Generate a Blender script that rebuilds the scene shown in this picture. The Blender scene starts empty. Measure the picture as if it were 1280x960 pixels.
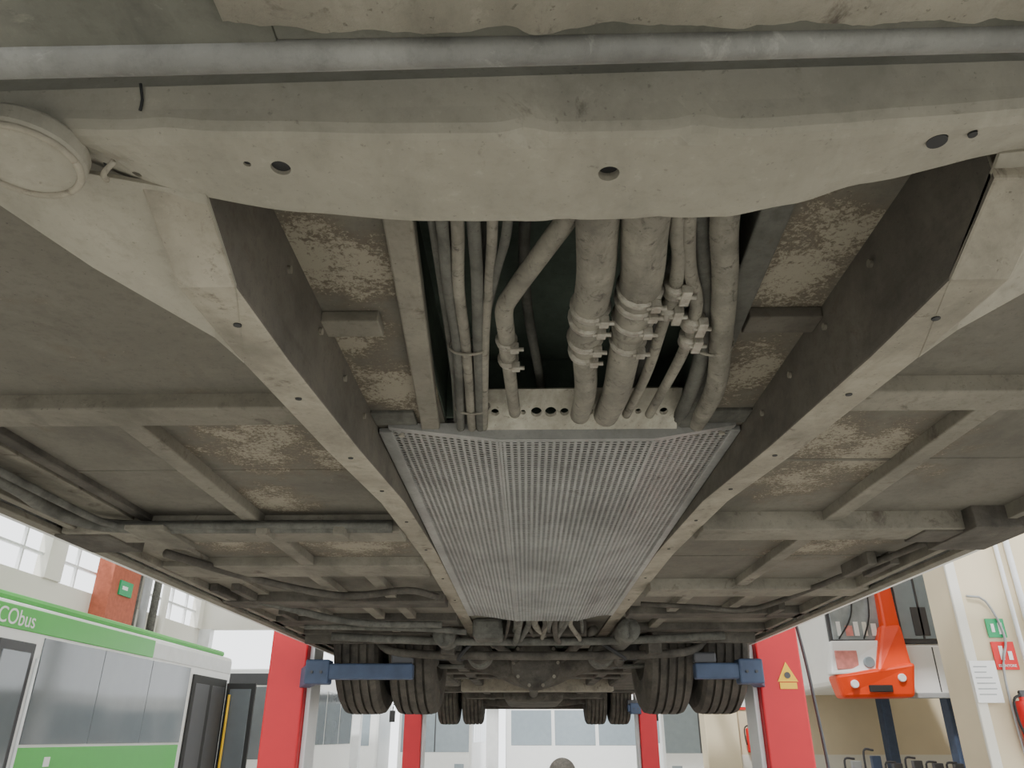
import bpy, bmesh, math, random
from mathutils import Vector, Matrix, noise
random.seed(4)
R=math.radians
CZ=1.6   # eye height; underside heights are given above it
scene=bpy.context.scene
# ------------------------------------------------------------------ materials
def newmat(name):
    m=bpy.data.materials.new(name); m.use_nodes=True
    nt=m.node_tree; return m,nt,nt.nodes,nt.links,nt.nodes['Principled BSDF']
def plain(name,col,rough=.5,metal=0,emit=0,var=.12,scale=6,spec=.5):
    m,nt,n,l,b=newmat(name)
    tc=n.new('ShaderNodeTexCoord'); no=n.new('ShaderNodeTexNoise'); no.inputs['Scale'].default_value=scale
    no.inputs['Detail'].default_value=5
    l.new(tc.outputs['Object'],no.inputs['Vector'])
    mx=n.new('ShaderNodeMix'); mx.data_type='RGBA'
    mx.inputs[6].default_value=(*[c*(1-var) for c in col],1); mx.inputs[7].default_value=(*[min(1,c*(1+var)) for c in col],1)
    l.new(no.outputs[0],mx.inputs[0]); l.new(mx.outputs[2],b.inputs['Base Color'])
    b.inputs['Roughness'].default_value=rough; b.inputs['Metallic'].default_value=metal
    b.inputs['Specular IOR Level'].default_value=spec
    if emit:
        b.inputs['Emission Color'].default_value=(*col,1); b.inputs['Emission Strength'].default_value=emit
    return m
def dusty(name,light,dark,blot=3.0,rust=(.085,.07,.055),rust_amt=.3,rough=.85,bump=.3,metal=0,patches=(),patchcol=(.30,.275,.215),patchbase=(.12,.095,.065),fine=60,pit=.5):
    m,nt,n,l,b=newmat(name)
    tc=n.new('ShaderNodeTexCoord')
    def noi(sc,det=6,ro=.6,stretch=None,dist=0):
        x=n.new('ShaderNodeTexNoise'); x.inputs['Scale'].default_value=sc; x.inputs['Detail'].default_value=det
        x.inputs['Roughness'].default_value=ro; x.inputs['Distortion'].default_value=dist
        if stretch:
            mp=n.new('ShaderNodeMapping'); mp.inputs['Scale'].default_value=stretch; l.new(tc.outputs['Object'],mp.inputs[0]); l.new(mp.outputs[0],x.inputs['Vector'])
        else: l.new(tc.outputs['Object'],x.inputs['Vector'])
        return x.outputs[0]
    def ramp(src,a,c,lo=0,hi=1):
        r=n.new('ShaderNodeMapRange'); r.inputs[1].default_value=a; r.inputs[2].default_value=c; r.inputs[3].default_value=lo; r.inputs[4].default_value=hi; l.new(src,r.inputs[0]); return r.outputs[0]
    def mix(f,A,B):
        x=n.new('ShaderNodeMix'); x.data_type='RGBA'; l.new(f,x.inputs[0])
        for s,i in((A,6),(B,7)):
            if isinstance(s,tuple): x.inputs[i].default_value=(*s,1)
            else: l.new(s,x.inputs[i])
        return x.outputs[2]
    n1=noi(blot,7,.62,dist=.4); n2=noi(fine,8,.75); n3=noi(blot*4.3,8,.7,dist=.6); n6=noi(blot*2.2,6,.65,(1,.35,1),.3); n7=noi(170,3,.6)
    col=mix(ramp(n1,.32,.68),dark,light)
    mid=tuple(a*.6 for a in dark)
    col=mix(ramp(n6,.50,.76,0,.75),col,mid)              # grime streaks
    col=mix(ramp(n2,.50,.72,0,.45),col,tuple(a*.7 for a in dark))
    col=mix(ramp(n2,.25,.42,.35,0),col,tuple(min(1,a*1.25) for a in light))  # pale dust
    t=.70-rust_amt*.3
    col=mix(ramp(n3,t,t+.12,0,.85),col,rust)
    col=mix(ramp(n7,.66,.72,0,pit),col,tuple(a*.5 for a in rust))
    if patches:
        cur=None
        for (px,py,pr) in patches:
            vm=n.new('ShaderNodeVectorMath'); vm.operation='MULTIPLY'; l.new(tc.outputs['Object'],vm.inputs[0]); vm.inputs[1].default_value=(1,.8,0)
            vd=n.new('ShaderNodeVectorMath'); vd.operation='DISTANCE'; l.new(vm.outputs[0],vd.inputs[0]); vd.inputs[1].default_value=(px,py*.8,0)
            mr=n.new('ShaderNodeMapRange'); l.new(vd.outputs['Value'],mr.inputs[0]); mr.inputs[1].default_value=0; mr.inputs[2].default_value=pr; mr.inputs[3].default_value=1; mr.inputs[4].default_value=0
            if cur is None: cur=mr.outputs[0]
            else:
                mm=n.new('ShaderNodeMath'); mm.operation='MAXIMUM'; l.new(cur,mm.inputs[0]); l.new(mr.outputs[0],mm.inputs[1]); cur=mm.outputs[0]
        n4=noi(130,6,.85,dist=.4); n5=noi(10,6,.7)
        a=n.new('ShaderNodeMath'); a.operation='MULTIPLY_ADD'; l.new(cur,a.inputs[0]); a.inputs[1].default_value=.42; l.new(n5,a.inputs[2])
        col=mix(ramp(a.outputs[0],.58,.80,0,.7),col,patchbase)
        a2=n.new('ShaderNodeMath'); a2.operation='MULTIPLY_ADD'; l.new(n4,a2.inputs[0]); a2.inputs[1].default_value=1.3; l.new(a.outputs[0],a2.inputs[2])
        col=mix(ramp(a2.outputs[0],1.43,1.52,0,.85),col,patchcol)
    l.new(col,b.inputs['Base Color'])
    b.inputs['Roughness'].default_value=rough; b.inputs['Metallic'].default_value=metal; b.inputs['Specular IOR Level'].default_value=.25
    bp=n.new('ShaderNodeBump'); bp.inputs['Strength'].default_value=bump; bp.inputs['Distance'].default_value=.003
    ad=n.new('ShaderNodeMath'); ad.operation='MULTIPLY_ADD'; l.new(n3,ad.inputs[0]); ad.inputs[1].default_value=.8; l.new(n2,ad.inputs[2])
    l.new(ad.outputs[0],bp.inputs['Height']); l.new(bp.outputs[0],b.inputs['Normal'])
    return m
M={}
M['beam']=dusty('dusty_beam_paint',(.37,.345,.28),(.255,.24,.195),blot=3,rust_amt=.18,bump=.12,rough=.65,pit=.3)
M['rail']=dusty('dusty_rail_paint',(.35,.32,.255),(.215,.197,.157),blot=5,rust_amt=.38,bump=.2)
M['web']=dusty('dark_rail_web',(.125,.113,.093),(.068,.062,.052),blot=5,rust_amt=.4)
M['cross']=dusty('crossbeam_paint',(.24,.223,.18),(.14,.13,.105),blot=4,rust_amt=.42,bump=.2)
M['grime_shade']=dusty('axle_grime_shade',(.12,.11,.092),(.05,.045,.038),blot=7,rust_amt=.4)  # axle grime, with shade of the rear underside darkened into the colour
PAT=[(-.27,.77,.15),(-.20,.80,.12),(-.53,1.45,.27),(-.55,2.35,.3),(-.95,.90,.15),(-.22,1.15,.15),(-.62,1.85,.16),(-.9,2.3,.2),(-.25,1.0,.12)]
PATR=[(.345,.82,.16),(.38,.74,.12),(.71,1.55,.28),(.62,1.7,.2),(.55,1.4,.2),(.36,1.08,.16),(.9,2.4,.25)]
M['floorL']=dusty('underfloor_panel',(.18,.168,.138),(.112,.104,.086),blot=2.0,rust_amt=.3,patches=PAT,bump=.18)
M['floorR']=dusty('underfloor_panel_offside',(.18,.168,.138),(.112,.104,.086),blot=2.0,rust_amt=.3,patches=PATR,bump=.18)
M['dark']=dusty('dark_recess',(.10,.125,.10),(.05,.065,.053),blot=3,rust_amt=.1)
M['hose']=dusty('dusty_hose',(.27,.252,.205),(.145,.135,.112),blot=12,rust_amt=.5,rust=(.07,.062,.052))
M['hosed']=dusty('dusty_dark_hose',(.15,.147,.128),(.07,.069,.06),blot=12)
M['metal']=dusty('clamp_steel',(.46,.44,.38),(.25,.23,.19),blot=30,metal=.5,rough=.5)
M['perf']=dusty('perforated_aluminium',(.36,.36,.34),(.22,.22,.208),blot=3,rough=.5,metal=.3,bump=.05,rust=(.14,.135,.12),pit=.1)
M['plate']=dusty('bracket_plate',(.46,.44,.37),(.28,.26,.21),blot=10)
M['bar']=dusty('worn_bumper_tube',(.26,.26,.242),(.13,.13,.12),blot=6,rough=.5,rust=(.34,.34,.31),rust_amt=.45,metal=.2)
M['valance']=dusty('scuffed_valance',(.17,.168,.14),(.09,.09,.075),blot=6,rust=(.25,.24,.20),rust_amt=.3)
M['apron']=dusty('apron_skin',(.33,.31,.25),(.20,.188,.15),blot=6,rust_amt=.45,bump=.5)
M['black']=plain('black_rubber_and_hole_dark',(.02,.02,.02),.7)  # rubber parts, and the painted-in dark of holes and cover backing
M['tyre']=dusty('tyre_rubber',(.105,.094,.077),(.048,.044,.038),blot=8,rust_amt=.2)
M['red']=plain('red_lift_paint',(.60,.004,.014),.45,var=.08)
M['blue']=plain('blue_arm_paint',(.05,.075,.135),.6,var=.4,scale=15)
M['white']=plain('white_paint',(.80,.80,.78),.4,var=.04)
M['green']=plain('green_livery',(.07,.45,.06),.35,var=.04)
M['glass']=plain('bus_window_glass',(.14,.155,.165),.08,spec=.8,var=.2,scale=2)
M['glassl']=plain('far_window_glass',(.25,.30,.33),.15,spec=.8)
M['glassp']=plain('windscreen_glass_reflection',(.30,.33,.34),.10,spec=.8,var=.8,scale=3)  # pale reflections are mixed into the glass colour as blotches
M['grey']=plain('grey_paint',(.35,.36,.36),.5)
M['dgrey']=plain('dark_grey_paint',(.06,.06,.065),.5)
M['orange']=plain('orange_livery',(.80,.055,.004),.35,var=.04)
M['pink']=plain('pink_advert',(.75,.25,.22),.5,var=.5,scale=9)
M['yellow']=plain('yellow_paint',(.85,.50,.01),.4)
M['wall']=plain('beige_wall_plaster',(.66,.57,.40),.85,var=.10,scale=2)
M['wallw']=plain('white_wall_plaster',(.72,.70,.62),.85,var=.05,scale=1)
M['brick']=plain('red_brick_paint',(.42,.11,.06),.8,var=.35,scale=12)
M['concrete']=plain('workshop_floor_concrete',(.53,.51,.465),.5,var=.12,scale=1.3)
M['steelw']=plain('white_steel',(.75,.76,.76),.5)
M['signgreen']=plain('sign_green',(.01,.33,.12),.5)
M['signred']=plain('sign_red',(.70,.01,.01),.5)
M['lamp']=plain('lamp_tube',(1,1,.97),.5,emit=12)
# ------------------------------------------------------------------ helpers
def link(o):
    scene.collection.objects.link(o); return o
def group(name,loc=(0,0,0)):
    e=bpy.data.objects.new(name,None); e.location=loc; e.empty_display_size=.2; return link(e)
def par(o,e):
    if e:
        o.parent=e; o.matrix_parent_inverse=Matrix.Translation(e.location).inverted()
    return o
def mesh(name,vs,fs,mat,e=None,smooth=False,bevel=0,seg=2):
    me=bpy.data.meshes.new(name); me.from_pydata([tuple(v) for v in vs],[],fs); me.update()
    if bevel or not smooth:
        bm=bmesh.new(); bm.from_mesh(me); bmesh.ops.recalc_face_normals(bm,faces=bm.faces); bm.to_mesh(me); bm.free()
    if smooth:
        for p in me.polygons: p.use_smooth=True
    o=bpy.data.objects.new(name,me); link(o)
    if mat: me.materials.append(mat)
    if bevel:
        md=o.modifiers.new('bevel','BEVEL'); md.width=bevel; md.segments=seg; md.limit_method='ANGLE'
    return par(o,e)
def hexa(name,c8,mat,e=None,bevel=0):
    return mesh(name,c8,[(0,1,2,3),(7,6,5,4),(0,4,5,1),(1,5,6,2),(2,6,7,3),(3,7,4,0)],mat,e,bevel=bevel)
def box(name,x0,x1,y0,y1,z0,z1,mat,e=None,bevel=0):
    return hexa(name,[(x0,y0,z0),(x1,y0,z0),(x1,y1,z0),(x0,y1,z0),(x0,y0,z1),(x1,y0,z1),(x1,y1,z1),(x0,y1,z1)],mat,e,bevel)
def ubox(name,x0,x1,y0,y1,h0,h1,mat,e=None,bevel=0.002):
    return box(name,x0,x1,y0,y1,CZ+h0,CZ+h1,mat,e,bevel)
def catmull(pts,step):
    P=[Vector(p) for p in pts]
    if len(P)==2: 
        n=max(1,int((P[1]-P[0]).length/step)); return [P[0].lerp(P[1],i/n) for i in range(n+1)]
    out=[]
    for i in range(len(P)-1):
        p0=P[max(0,i-1)] if i>0 else P[0]*2-P[1]; p1=P[i]; p2=P[i+1]; p3=P[i+2] if i+2<len(P) else P[-1]*2-P[-2]
        n=max(2,int((p2-p1).length/step))
        for k in range(n):
            t=k/n; out.append(.5*((2*p1)+(p2-p0)*t+(2*p0-5*p1+4*p2-p3)*t*t+(3*p1-p0-3*p2+p3)*t**3))
    out.append(P[-1]); return out
def tube(name,pts,r,mat,e=None,step=.01,seg=14,corr=0,pitch=.006,raw=False):
    if corr: step=pitch/2
    C=[Vector(p) for p in pts] if raw else catmull(pts,step)
    vs=[];fs=[]; n=len(C)
    up=Vector((0,0,1))
    for i,p in enumerate(C):
        t=(C[min(n-1,i+1)]-C[max(0,i-1)]).normalized()
        u=up if abs(t.z)<.95 else Vector((0,1,0))
        a=t.cross(u).normalized(); b=a.cross(t).normalized()
        rr=r(i/(n-1)) if callable(r) else r
        if corr and i%2: rr*=1-corr
        for k in range(seg):
            th=2*math.pi*k/seg; vs.append(p+a*math.cos(th)*rr+b*math.sin(th)*rr)
    for i in range(n-1):
        for k in range(seg):
            k2=(k+1)%seg; fs.append((i*seg+k,i*seg+k2,(i+1)*seg+k2,(i+1)*seg+k))
    fs.append(tuple(range(seg))[::-1]); fs.append(tuple((n-1)*seg+k for k in range(seg)))
    return mesh(name,vs,fs,mat,e,smooth=True)
def disc(name,c,r,th,mat,e=None,axis='Z',seg=24,bevel=0):
    c=Vector(c); d={'X':Vector((1,0,0)),'Y':Vector((0,1,0)),'Z':Vector((0,0,1))}[axis]
    return_pts=[c-d*th/2,c+d*th/2]
    a={'X':Vector((0,1,0)),'Y':Vector((1,0,0)),'Z':Vector((1,0,0))}[axis]; b=d.cross(a)
    vs=[p+a*math.cos(2*math.pi*k/seg)*r+b*math.sin(2*math.pi*k/seg)*r for p in return_pts for k in range(seg)]
    fs=[tuple(range(seg)),tuple(range(seg,2*seg))]+[(k,(k+1)%seg,seg+(k+1)%seg,seg+k) for k in range(seg)]
    return mesh(name,vs,fs,mat,e,bevel=bevel)
def lathe_x(name,c,prof,mat,e=None,seg=48):
    c=Vector(c); vs=[];fs=[];m=len(prof)
    for k in range(seg):
        th=2*math.pi*k/seg
        for (x,r) in prof: vs.append(c+Vector((x,r*math.cos(th),r*math.sin(th))))
    for k in range(seg):
        k2=(k+1)%seg
        for j in range(m-1): fs.append((k*m+j,k*m+j+1,k2*m+j+1,k2*m+j))
    return mesh(name,vs,fs,mat,e)
def text(name,s,size,loc,rot,mat,e=None,align='LEFT',extr=.003):
    cu=bpy.data.curves.new(name,'FONT'); cu.body=s; cu.size=size; cu.extrude=extr; cu.align_x=align
    cu.materials.append(mat); o=bpy.data.objects.new(name,cu); o.location=loc; o.rotation_euler=rot; link(o); return par(o,e)
def cut(o,cutters):
    for c in cutters:
        md=o.modifiers.new('hole','BOOLEAN'); md.operation='DIFFERENCE'; md.object=c; md.solver='EXACT'
    bpy.context.view_layer.update()
    dg=bpy.context.evaluated_depsgraph_get(); me=bpy.data.meshes.new_from_object(o.evaluated_get(dg))
    o.modifiers.clear(); o.data=me
    for c in cutters: bpy.data.objects.remove(c)
# ------------------------------------------------------------------ camera
cam=bpy.data.cameras.new('camera'); co=link(bpy.data.objects.new('camera',cam))
co.location=(0,0,CZ); co.rotation_euler=(R(90+24.95),0,R(1.09)); cam.sensor_width=36; cam.sensor_fit='HORIZONTAL'; cam.lens=26.72; cam.clip_start=.01
scene.camera=co
# ------------------------------------------------------------------ raised bus
B=group('raised_bus',(0,5.5,CZ+.5))
XL,XR=-1.285,1.315
box('body_left_side',XL-.025,XL,-1.5,12.2,CZ+.50,CZ+3.3,M['white'],B,.004)
box('body_right_side',XR,XR+.025,-1.5,12.2,CZ+.50,CZ+3.3,M['white'],B,.004)
box('body_roof',XL-.025,XR+.025,-1.5,12.2,CZ+3.3,CZ+3.36,M['white'],B,.02)
box('body_front_panel',XL-.02,XR+.02,-1.53,-1.5,CZ+.50,CZ+3.3,M['white'],B,.01)
box('body_rear_panel',XL-.02,XR+.02,12.2,12.23,CZ+.40,CZ+3.3,M['white'],B,.01)
box('window_band_left',XL-.038,XL-.02,-1.2,11.8,CZ+1.5,CZ+2.7,M['glass'],B); box('window_band_right',XR+.02,XR+.038,-1.2,11.8,CZ+1.5,CZ+2.7,M['glass'],B)
ubox('skirt_lip_left',XL,XL+.035,.4,12.1,.497,.512,M['cross'],B); ubox('skirt_lip_right',XR-.035,XR,.4,12.1,.497,.512,M['cross'],B)
ubox('edge_longeron_left',-1.225,-1.20,.5,12.1,.505,.55,M['cross'],B); ubox('edge_longeron_right',1.225,1.25,.5,12.1,.505,.55,M['cross'],B)
# floor slabs
ubox('underfloor_left',XL,-.15,.46,12.1,.54,.56,M['floorL'],B,0)
ubox('underfloor_right',.29,XR,.46,12.1,.54,.56,M['floorR'],B,0)
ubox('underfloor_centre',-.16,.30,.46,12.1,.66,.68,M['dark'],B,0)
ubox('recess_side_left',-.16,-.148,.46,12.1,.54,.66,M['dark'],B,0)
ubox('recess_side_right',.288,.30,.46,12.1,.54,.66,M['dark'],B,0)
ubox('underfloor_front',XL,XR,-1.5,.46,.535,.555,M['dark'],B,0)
for i,(x0,x1,y) in enumerate([(-1.2,-.34,1.6),(.47,1.2,1.55),(.47,1.2,2.5)]):
    ubox(f'floor_sheet_lap_{i}',x0,x1,y,y+.012,.538,.541,M['floorL'],B,.001)
# front crossmember: lofted folded pressing. (x, fold h, fold y, rear y, rear h)
def beam():
    st=[(-1.28,.435,.44,.50,.50),(-.62,.432,.44,.49,.50),(-.42,.432,.447,.515,.47),(-.30,.428,.449,.533,.433),(-.20,.425,.449,.545,.422),(-.10,.421,.449,.556,.4195),
        (0.0,.420,.449,.558,.419),(.18,.420,.448,.556,.420),(.235,.422,.446,.545,.424),(.29,.425,.444,.530,.433),(.42,.432,.44,.512,.452),(.62,.435,.44,.50,.48),(1.32,.435,.44,.50,.50)]
    fine=[-1.28+.01*i for i in range(261)]
    vs=[];fs=[]
    def interp(x):
        for a,b in zip(st,st[1:]):
            if a[0]<=x<=b[0]+1e-6:
                t=(x-a[0])/(b[0]-a[0]); t2=t*t*(3-2*t)*.5+t*.5; return [p+(q-p)*t2 for p,q in zip(a[1:],b[1:])]
        return list(st[-1][1:])
    n=0
    G=lambda x,c,s:math.exp(-((x-c)/s)**2)
    for x in fine:
        h1,y1,y2,h2=interp(x)
        d=noise.noise(Vector((x*6,1,2)))*.001; d2=noise.noise(Vector((x*9,5,2)))*.0006
        dent=.006*G(x,.002,.012)+.005*G(x,.134,.014)+.003*G(x,-.28,.02)
        lip=.002*G(x,.035,.012)+.002*G(x,.118,.012)+.0008*noise.noise(Vector((x*30,9,2)))
        yt=.438-.012*(x+.4); ht_=.462+.0075*(x+.4)
        prof=[(yt,ht_),(yt*.5+y1*.5+d2,(ht_+h1)/2+d2),(y1-.004,h1+.009+dent),(y1,h1+.0022+dent),(y1+.005,h1-.0003+dent*.8),(y1+.014,h1-.0008),((y1+y2)/2,(h1+h2)/2+d),(y2-.008,h2+lip*.3),(y2-.002,h2+.0005+lip),(y2,h2+.003+lip),(y2+.002,h2+.009),(y2+.002,.535),(yt+.02,.535),(yt+.004,ht_+.004)]
        n=len(prof)
        for (y,h) in prof: vs.append((x,y,CZ+h))
    for i in range(len(fine)-1):
        for j in range(n):
            j2=(j+1)%n; fs.append((i*n+j,i*n+j2,(i+1)*n+j2,(i+1)*n+j))
    fs.append(tuple(range(n))); fs.append(tuple((len(fine)-1)*n+j for j in range(n)))
    o=mesh('front_crossmember',vs,fs,M['beam'],B)
    cs=[]
    H=[(-.199,.487,.0082),(-.2256,.483,.0032),(.070,.494,.0088),(.3276,.470,.0078),(.352,.463,.0035),(-.385,.507,.0042),(-.358,.508,.0042),(-.332,.510,.0042)]
    for (x,y,r) in H: cs.append(disc('cutter',(x,y,CZ+.44),r,.044,None))
    cut(o,cs)
    for i,(x,y,r) in enumerate(H): disc(f'hole_dark_disc_{i}',(x,y+.001,CZ+(.429 if i<5 else .450)),r*.99,.003,M['black'],B)  # black discs paint the darkness inside the cut holes
    tube('crack_in_fold',[(-.299,.4345,CZ+.464),(-.2975,.4395,CZ+.452),(-.299,.4425,CZ+.444)],.0012,M['black'],B,step=.003,seg=6)
beam()
disc('round_cover_cap',(-.396,.464,CZ+.424),.045,.020,M['beam'],B,bevel=.004,seg=40)
tube('round_cover_rim',[(-.396+.041*math.cos(a*math.pi/20),.464+.041*math.sin(a*math.pi/20),CZ+.4135) for a in range(41)],.003,M['rail'],B,raw=True,seg=8)
tube('bent_wire_bracket',[(-.350,.50,CZ+.425),(-.345,.487,CZ+.42),(-.333,.478,CZ+.425)],.0025,M['rail'],B,step=.003,seg=8)
tube('front_tube',[(-1.2,.345,CZ+.39),(-.6,.344,CZ+.39),(-.3,.343,CZ+.39),(0,.3405,CZ+.39),(.3,.337,CZ+.39),(.6,.335,CZ+.39),(1.2,.333,CZ+.39)],lambda t:.0155-.0080*t,M['bar'],B,step=.03,seg=20)
ubox('tube_gap_dark_panel',-1.28,1.3,.35,.43,.50,.51,M['dark'],B)  # dark panel added to paint in the shade of the gap behind the tube
def apron():
    vs=[];fs=[];nx=420;rows=10
    for i in range(nx+1):
        x=-.175+ (1.3+.175)*i/nx
        for j in range(rows+1):
            y=-.3+ (.619-.010*(x+.1)*.4)*(j/rows)**.6
            if j>=rows-1:
                f=1 if j==rows else .5
                y+=f*(.005*noise.fractal(Vector((x*28,0,0)),1.0,2.0,5)-.004*max(0,noise.noise(Vector((x*6,7,0)))*2)+(.12*(x+.10) if x<-.10 else 0))
            h=.379+.002*noise.noise(Vector((x*12,y*14,0)))+.0014*noise.noise(Vector((x*40,y*50,2)))
            vs.append((x,y,CZ+h))
    for i in range(nx):
        for j in range(rows):
            a=i*(rows+1)+j; fs.append((a,a+1,a+rows+2,a+rows+1))
    o=mesh('apron_skin',vs,fs,M['apron'],B,smooth=True)
    md=o.modifiers.new('thick','SOLIDIFY'); md.thickness=.003
apron()
ubox('front_valance_left',-1.28,-.15,-.3,.336,.386,.40,M['valance'],B)
ubox('front_valance_right',-.15,1.3,-.3,.330,.386,.40,M['valance'],B)
# rails
ZR=[(.525,.436),(.62,.394),(.8,.403),(1.2,.437),(1.7,.490),(2.4,.522),(3.8,.530),(4.7,.532)]
def rail(name,x0,x1):
    vs=[];fs=[];L=len(ZR)
    for (y,h) in ZR:
        for (x,z) in((x0,h),(x1,h),(x1,.62),(x0,.62)): vs.append((x,y,CZ+z))
    for i in range(L-1):
        for j in range(4): fs.append((i*4+j,i*4+(j+1)%4,i*4+4+(j+1)%4,i*4+4+j))
    fs+= [(0,1,2,3),tuple((L-1)*4+j for j in range(4))]
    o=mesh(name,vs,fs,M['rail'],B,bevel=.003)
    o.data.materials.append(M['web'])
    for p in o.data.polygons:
        if abs(p.normal.x)>.7 or p.normal.z>.5: p.material_index=1  # side and top faces get the darker web material
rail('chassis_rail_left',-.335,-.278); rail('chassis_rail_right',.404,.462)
def rh(y):
    for a,b in zip(ZR,ZR[1:]):
        if a[0]<=y<=b[0]: return a[1]+(b[1]-a[1])*(y-a[0])/(b[0]-a[0])
    return .53
for x,nm in((-.305,'l'),(.43,'r')):
    for i,y in enumerate((.70,.93,1.25,1.55,1.9,2.3,2.8,3.3)):
        disc(f'rail_hole_dot_{nm}{i}',(x,y,CZ+rh(y)),.0045,.003,M['black'],B,seg=10)  # black discs standing in for dark holes in the flange
for k,(x,s) in enumerate(((-.274,1),(.40,-1))):
    for i,y in enumerate((.75,.9,1.05,1.2)): disc(f'web_rivet_{k}{i}',(x-s*.003,y,CZ+.5),.005,.006,M['cross'],B,'X',10)
def gusset(name,pts,th=.004):
    n=len(pts); vs=[(x,y,CZ+h) for x,y,h in pts]+[(x,y,CZ+h+th) for x,y,h in pts]
    fs=[]
    for k in range(1,n-1): fs+=[(0,k,k+1),(n,n+k+1,n+k)]
    fs+=[(k,(k+1)%n,n+(k+1)%n,n+k) for k in range(n)]
    return mesh(name,vs,fs,M['beam'],B)
gusset('gusset_left',[(-.278,.528,.431),(-.278,.62,.3935),(-.333,.80,.4025),(-.345,.74,.404),(-.43,.63,.425),(-.50,.535,.452),(-.50,.49,.455)])
gusset('gusset_right',[(.404,.510,.449),(.404,.62,.3935),(.460,.80,.4025),(.474,.74,.405),(.56,.63,.43),(.64,.535,.462),(.64,.49,.462)])
# crossbeams
def cb(name,x0,x1,y0,y1,h0,h1=.545,mat='cross'): return ubox(name,x0,x1,y0,y1,h0,h1,M[mat],B,.003)
for i,(a,b,h) in enumerate([(1.19,1.27,.512),(1.98,2.10,.495),(2.5,2.68,.51),(3.15,3.32,.50),(3.75,3.95,.505),(4.25,4.35,.505)]):
    cb(f'crossbeam_left_{i}',-1.24,-.335,a,b,h,mat='cross' if i<3 else 'grime_shade')  # beams farther back take the shade-darkened material
for i,(a,b,h) in enumerate([(1.14,1.22,.510),(1.97,2.09,.492),(2.90,3.06,.50),(3.55,3.7,.505),(4.1,4.2,.505)]):
    cb(f'crossbeam_right_{i}',.462,1.27,a,b,h,mat='cross' if i<3 else 'grime_shade')  # same shade-darkened material on the farther right beams
for i,(x,a,b) in enumerate([(-.72,1.27,1.98),(-.72,2.10,2.5),(-.75,2.68,3.15),(-.55,2.68,3.75),(-.95,3.3,3.75),(-.7,3.3,4.3)]):
    cb(f'stringer_left_{i}',x-.022,x+.022,a,b,.514)
for i,(x,a,b) in enumerate([(.80,1.22,1.97),(.80,2.09,2.90),(.9,3.06,3.55),(.65,3.06,4.1)]):
    cb(f'stringer_right_{i}',x-.022,x+.022,a,b,.514)
for i,(x,y) in enumerate([(1.10,2.45),(1.17,2.45),(-1.1,2.9),(-1.18,2.9),(1.1,3.4),(-1.1,3.5)]):
    cb(f'edge_bracket_{i}',x-.015,x+.015,y,y+.22,.50,mat='grime_shade')
cb('mid_longeron_left',-1.03,-1.0,1.27,1.98,.525,mat='grime_shade')
cb('outrigger_bracket_right',1.14,1.30,1.92,2.18,.483,.545,'grime_shade'); cb('outrigger_plate_right',1.04,1.16,1.98,2.10,.487,.50,'web')
cb('outrigger_bracket_left',-1.27,-1.12,2.0,2.2,.49,.545,'grime_shade')
ubox('edge_wing_left',-1.24,-1.05,1.3,4.4,.528,.541,M['cross'],B)
ubox('centre_plate_left',-.278,-.15,.5,1.35,.532,.542,M['floorL'],B,0)
ubox('centre_plate_right',.29,.404,.5,1.35,.532,.542,M['floorR'],B,0)
def slant(name,xa,xb,ya,yb,w,h0,h1,mat,e=None):
    hexa(name,[(xa-w,ya,CZ+h0),(xa+w,ya,CZ+h0),(xb+w,yb,CZ+h0),(xb-w,yb,CZ+h0),(xa-w,ya,CZ+h1),(xa+w,ya,CZ+h1),(xb+w,yb,CZ+h1),(xb-w,yb,CZ+h1)],M[mat],e or B,.003)
slant('centre_channel_left',-.135,-.180,.60,1.38,.017,.518,.545,'cross')
slant('centre_channel_right',.272,.305,.60,1.38,.018,.518,.56,'hosed')
ubox('plate_bracket_left',-.306,-.200,.90,.945,.515,.532,M['cross'],B)
ubox('plate_bracket_right',.305,.404,.90,.945,.515,.532,M['web'],B)
# hoses
for i,(pts,r) in enumerate([
 ([(-.085,.50),(-.091,.691),(-.097,.827),(-.1,1.005),(-.122,1.34)],.0075),
 ([(-.068,.50),(-.074,.691),(-.084,.827),(-.087,1.005),(-.1,1.34)],.008),
 ([(-.05,.50),(-.056,.691),(-.059,.809),(-.068,.98),(-.085,1.34)],.008),
 ([(-.03,.50),(-.035,.691),(-.044,.809),(-.058,.98),(-.078,1.34)],.0065),
 ([(-.012,.50),(-.018,.691),(-.035,.791),(-.060,.95,.53),(-.09,1.1,.535),(-.11,1.34,.535)],.006),
 ([(-.04,.50,.54),(-.045,.7,.54),(-.05,.85,.535),(-.075,1.1,.535),(-.09,1.34,.535)],.007),
 ([(-.10,.50,.54),(-.105,.691,.54),(-.108,.85,.535),(-.115,1.1,.535),(-.13,1.34,.535)],.0055),
 ([(-.075,.50,.535),(-.083,.691,.535),(-.088,.85,.535),(-.1,1.1,.535),(-.112,1.34,.535)],.007)]):
    tube(f'cable_conduit_{i}',[(p[0],p[1],CZ+(p[2] if len(p)>2 else .52)) for p in pts],r,M['hose'] if i in(1,3) else M['hosed'],B,seg=12,step=.02)
def ht(name,pts,r,mat,h=.5,**k):
    return tube(name,[(p[0],p[1],CZ+(p[2] if len(p)>2 else h)) for p in pts],r,M[mat],B,**k)
ht('bent_pipe',[(.075,.60),(.047,.687),(.032,.724),(-.012,.832),(-.027,.880),(-.026,.95),(-.0255,1.02)],.0125,'hose',.52)
ht('bent_pipe_tail',[(-.0255,.99),(-.025,1.05),(-.019,1.262,.53)],.0105,'hose',.52)
ht('coolant_hose_a',[(.070,.50),(.079,.666),(.085,.762),(.084,.842),(.083,.93)],lambda t:.0245-.002*t,'hose')
ht('coolant_pipe_a',[(.083,.86),(.083,.939),(.096,1.1),(.098,1.262,.525)],.0175,'hose')
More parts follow.
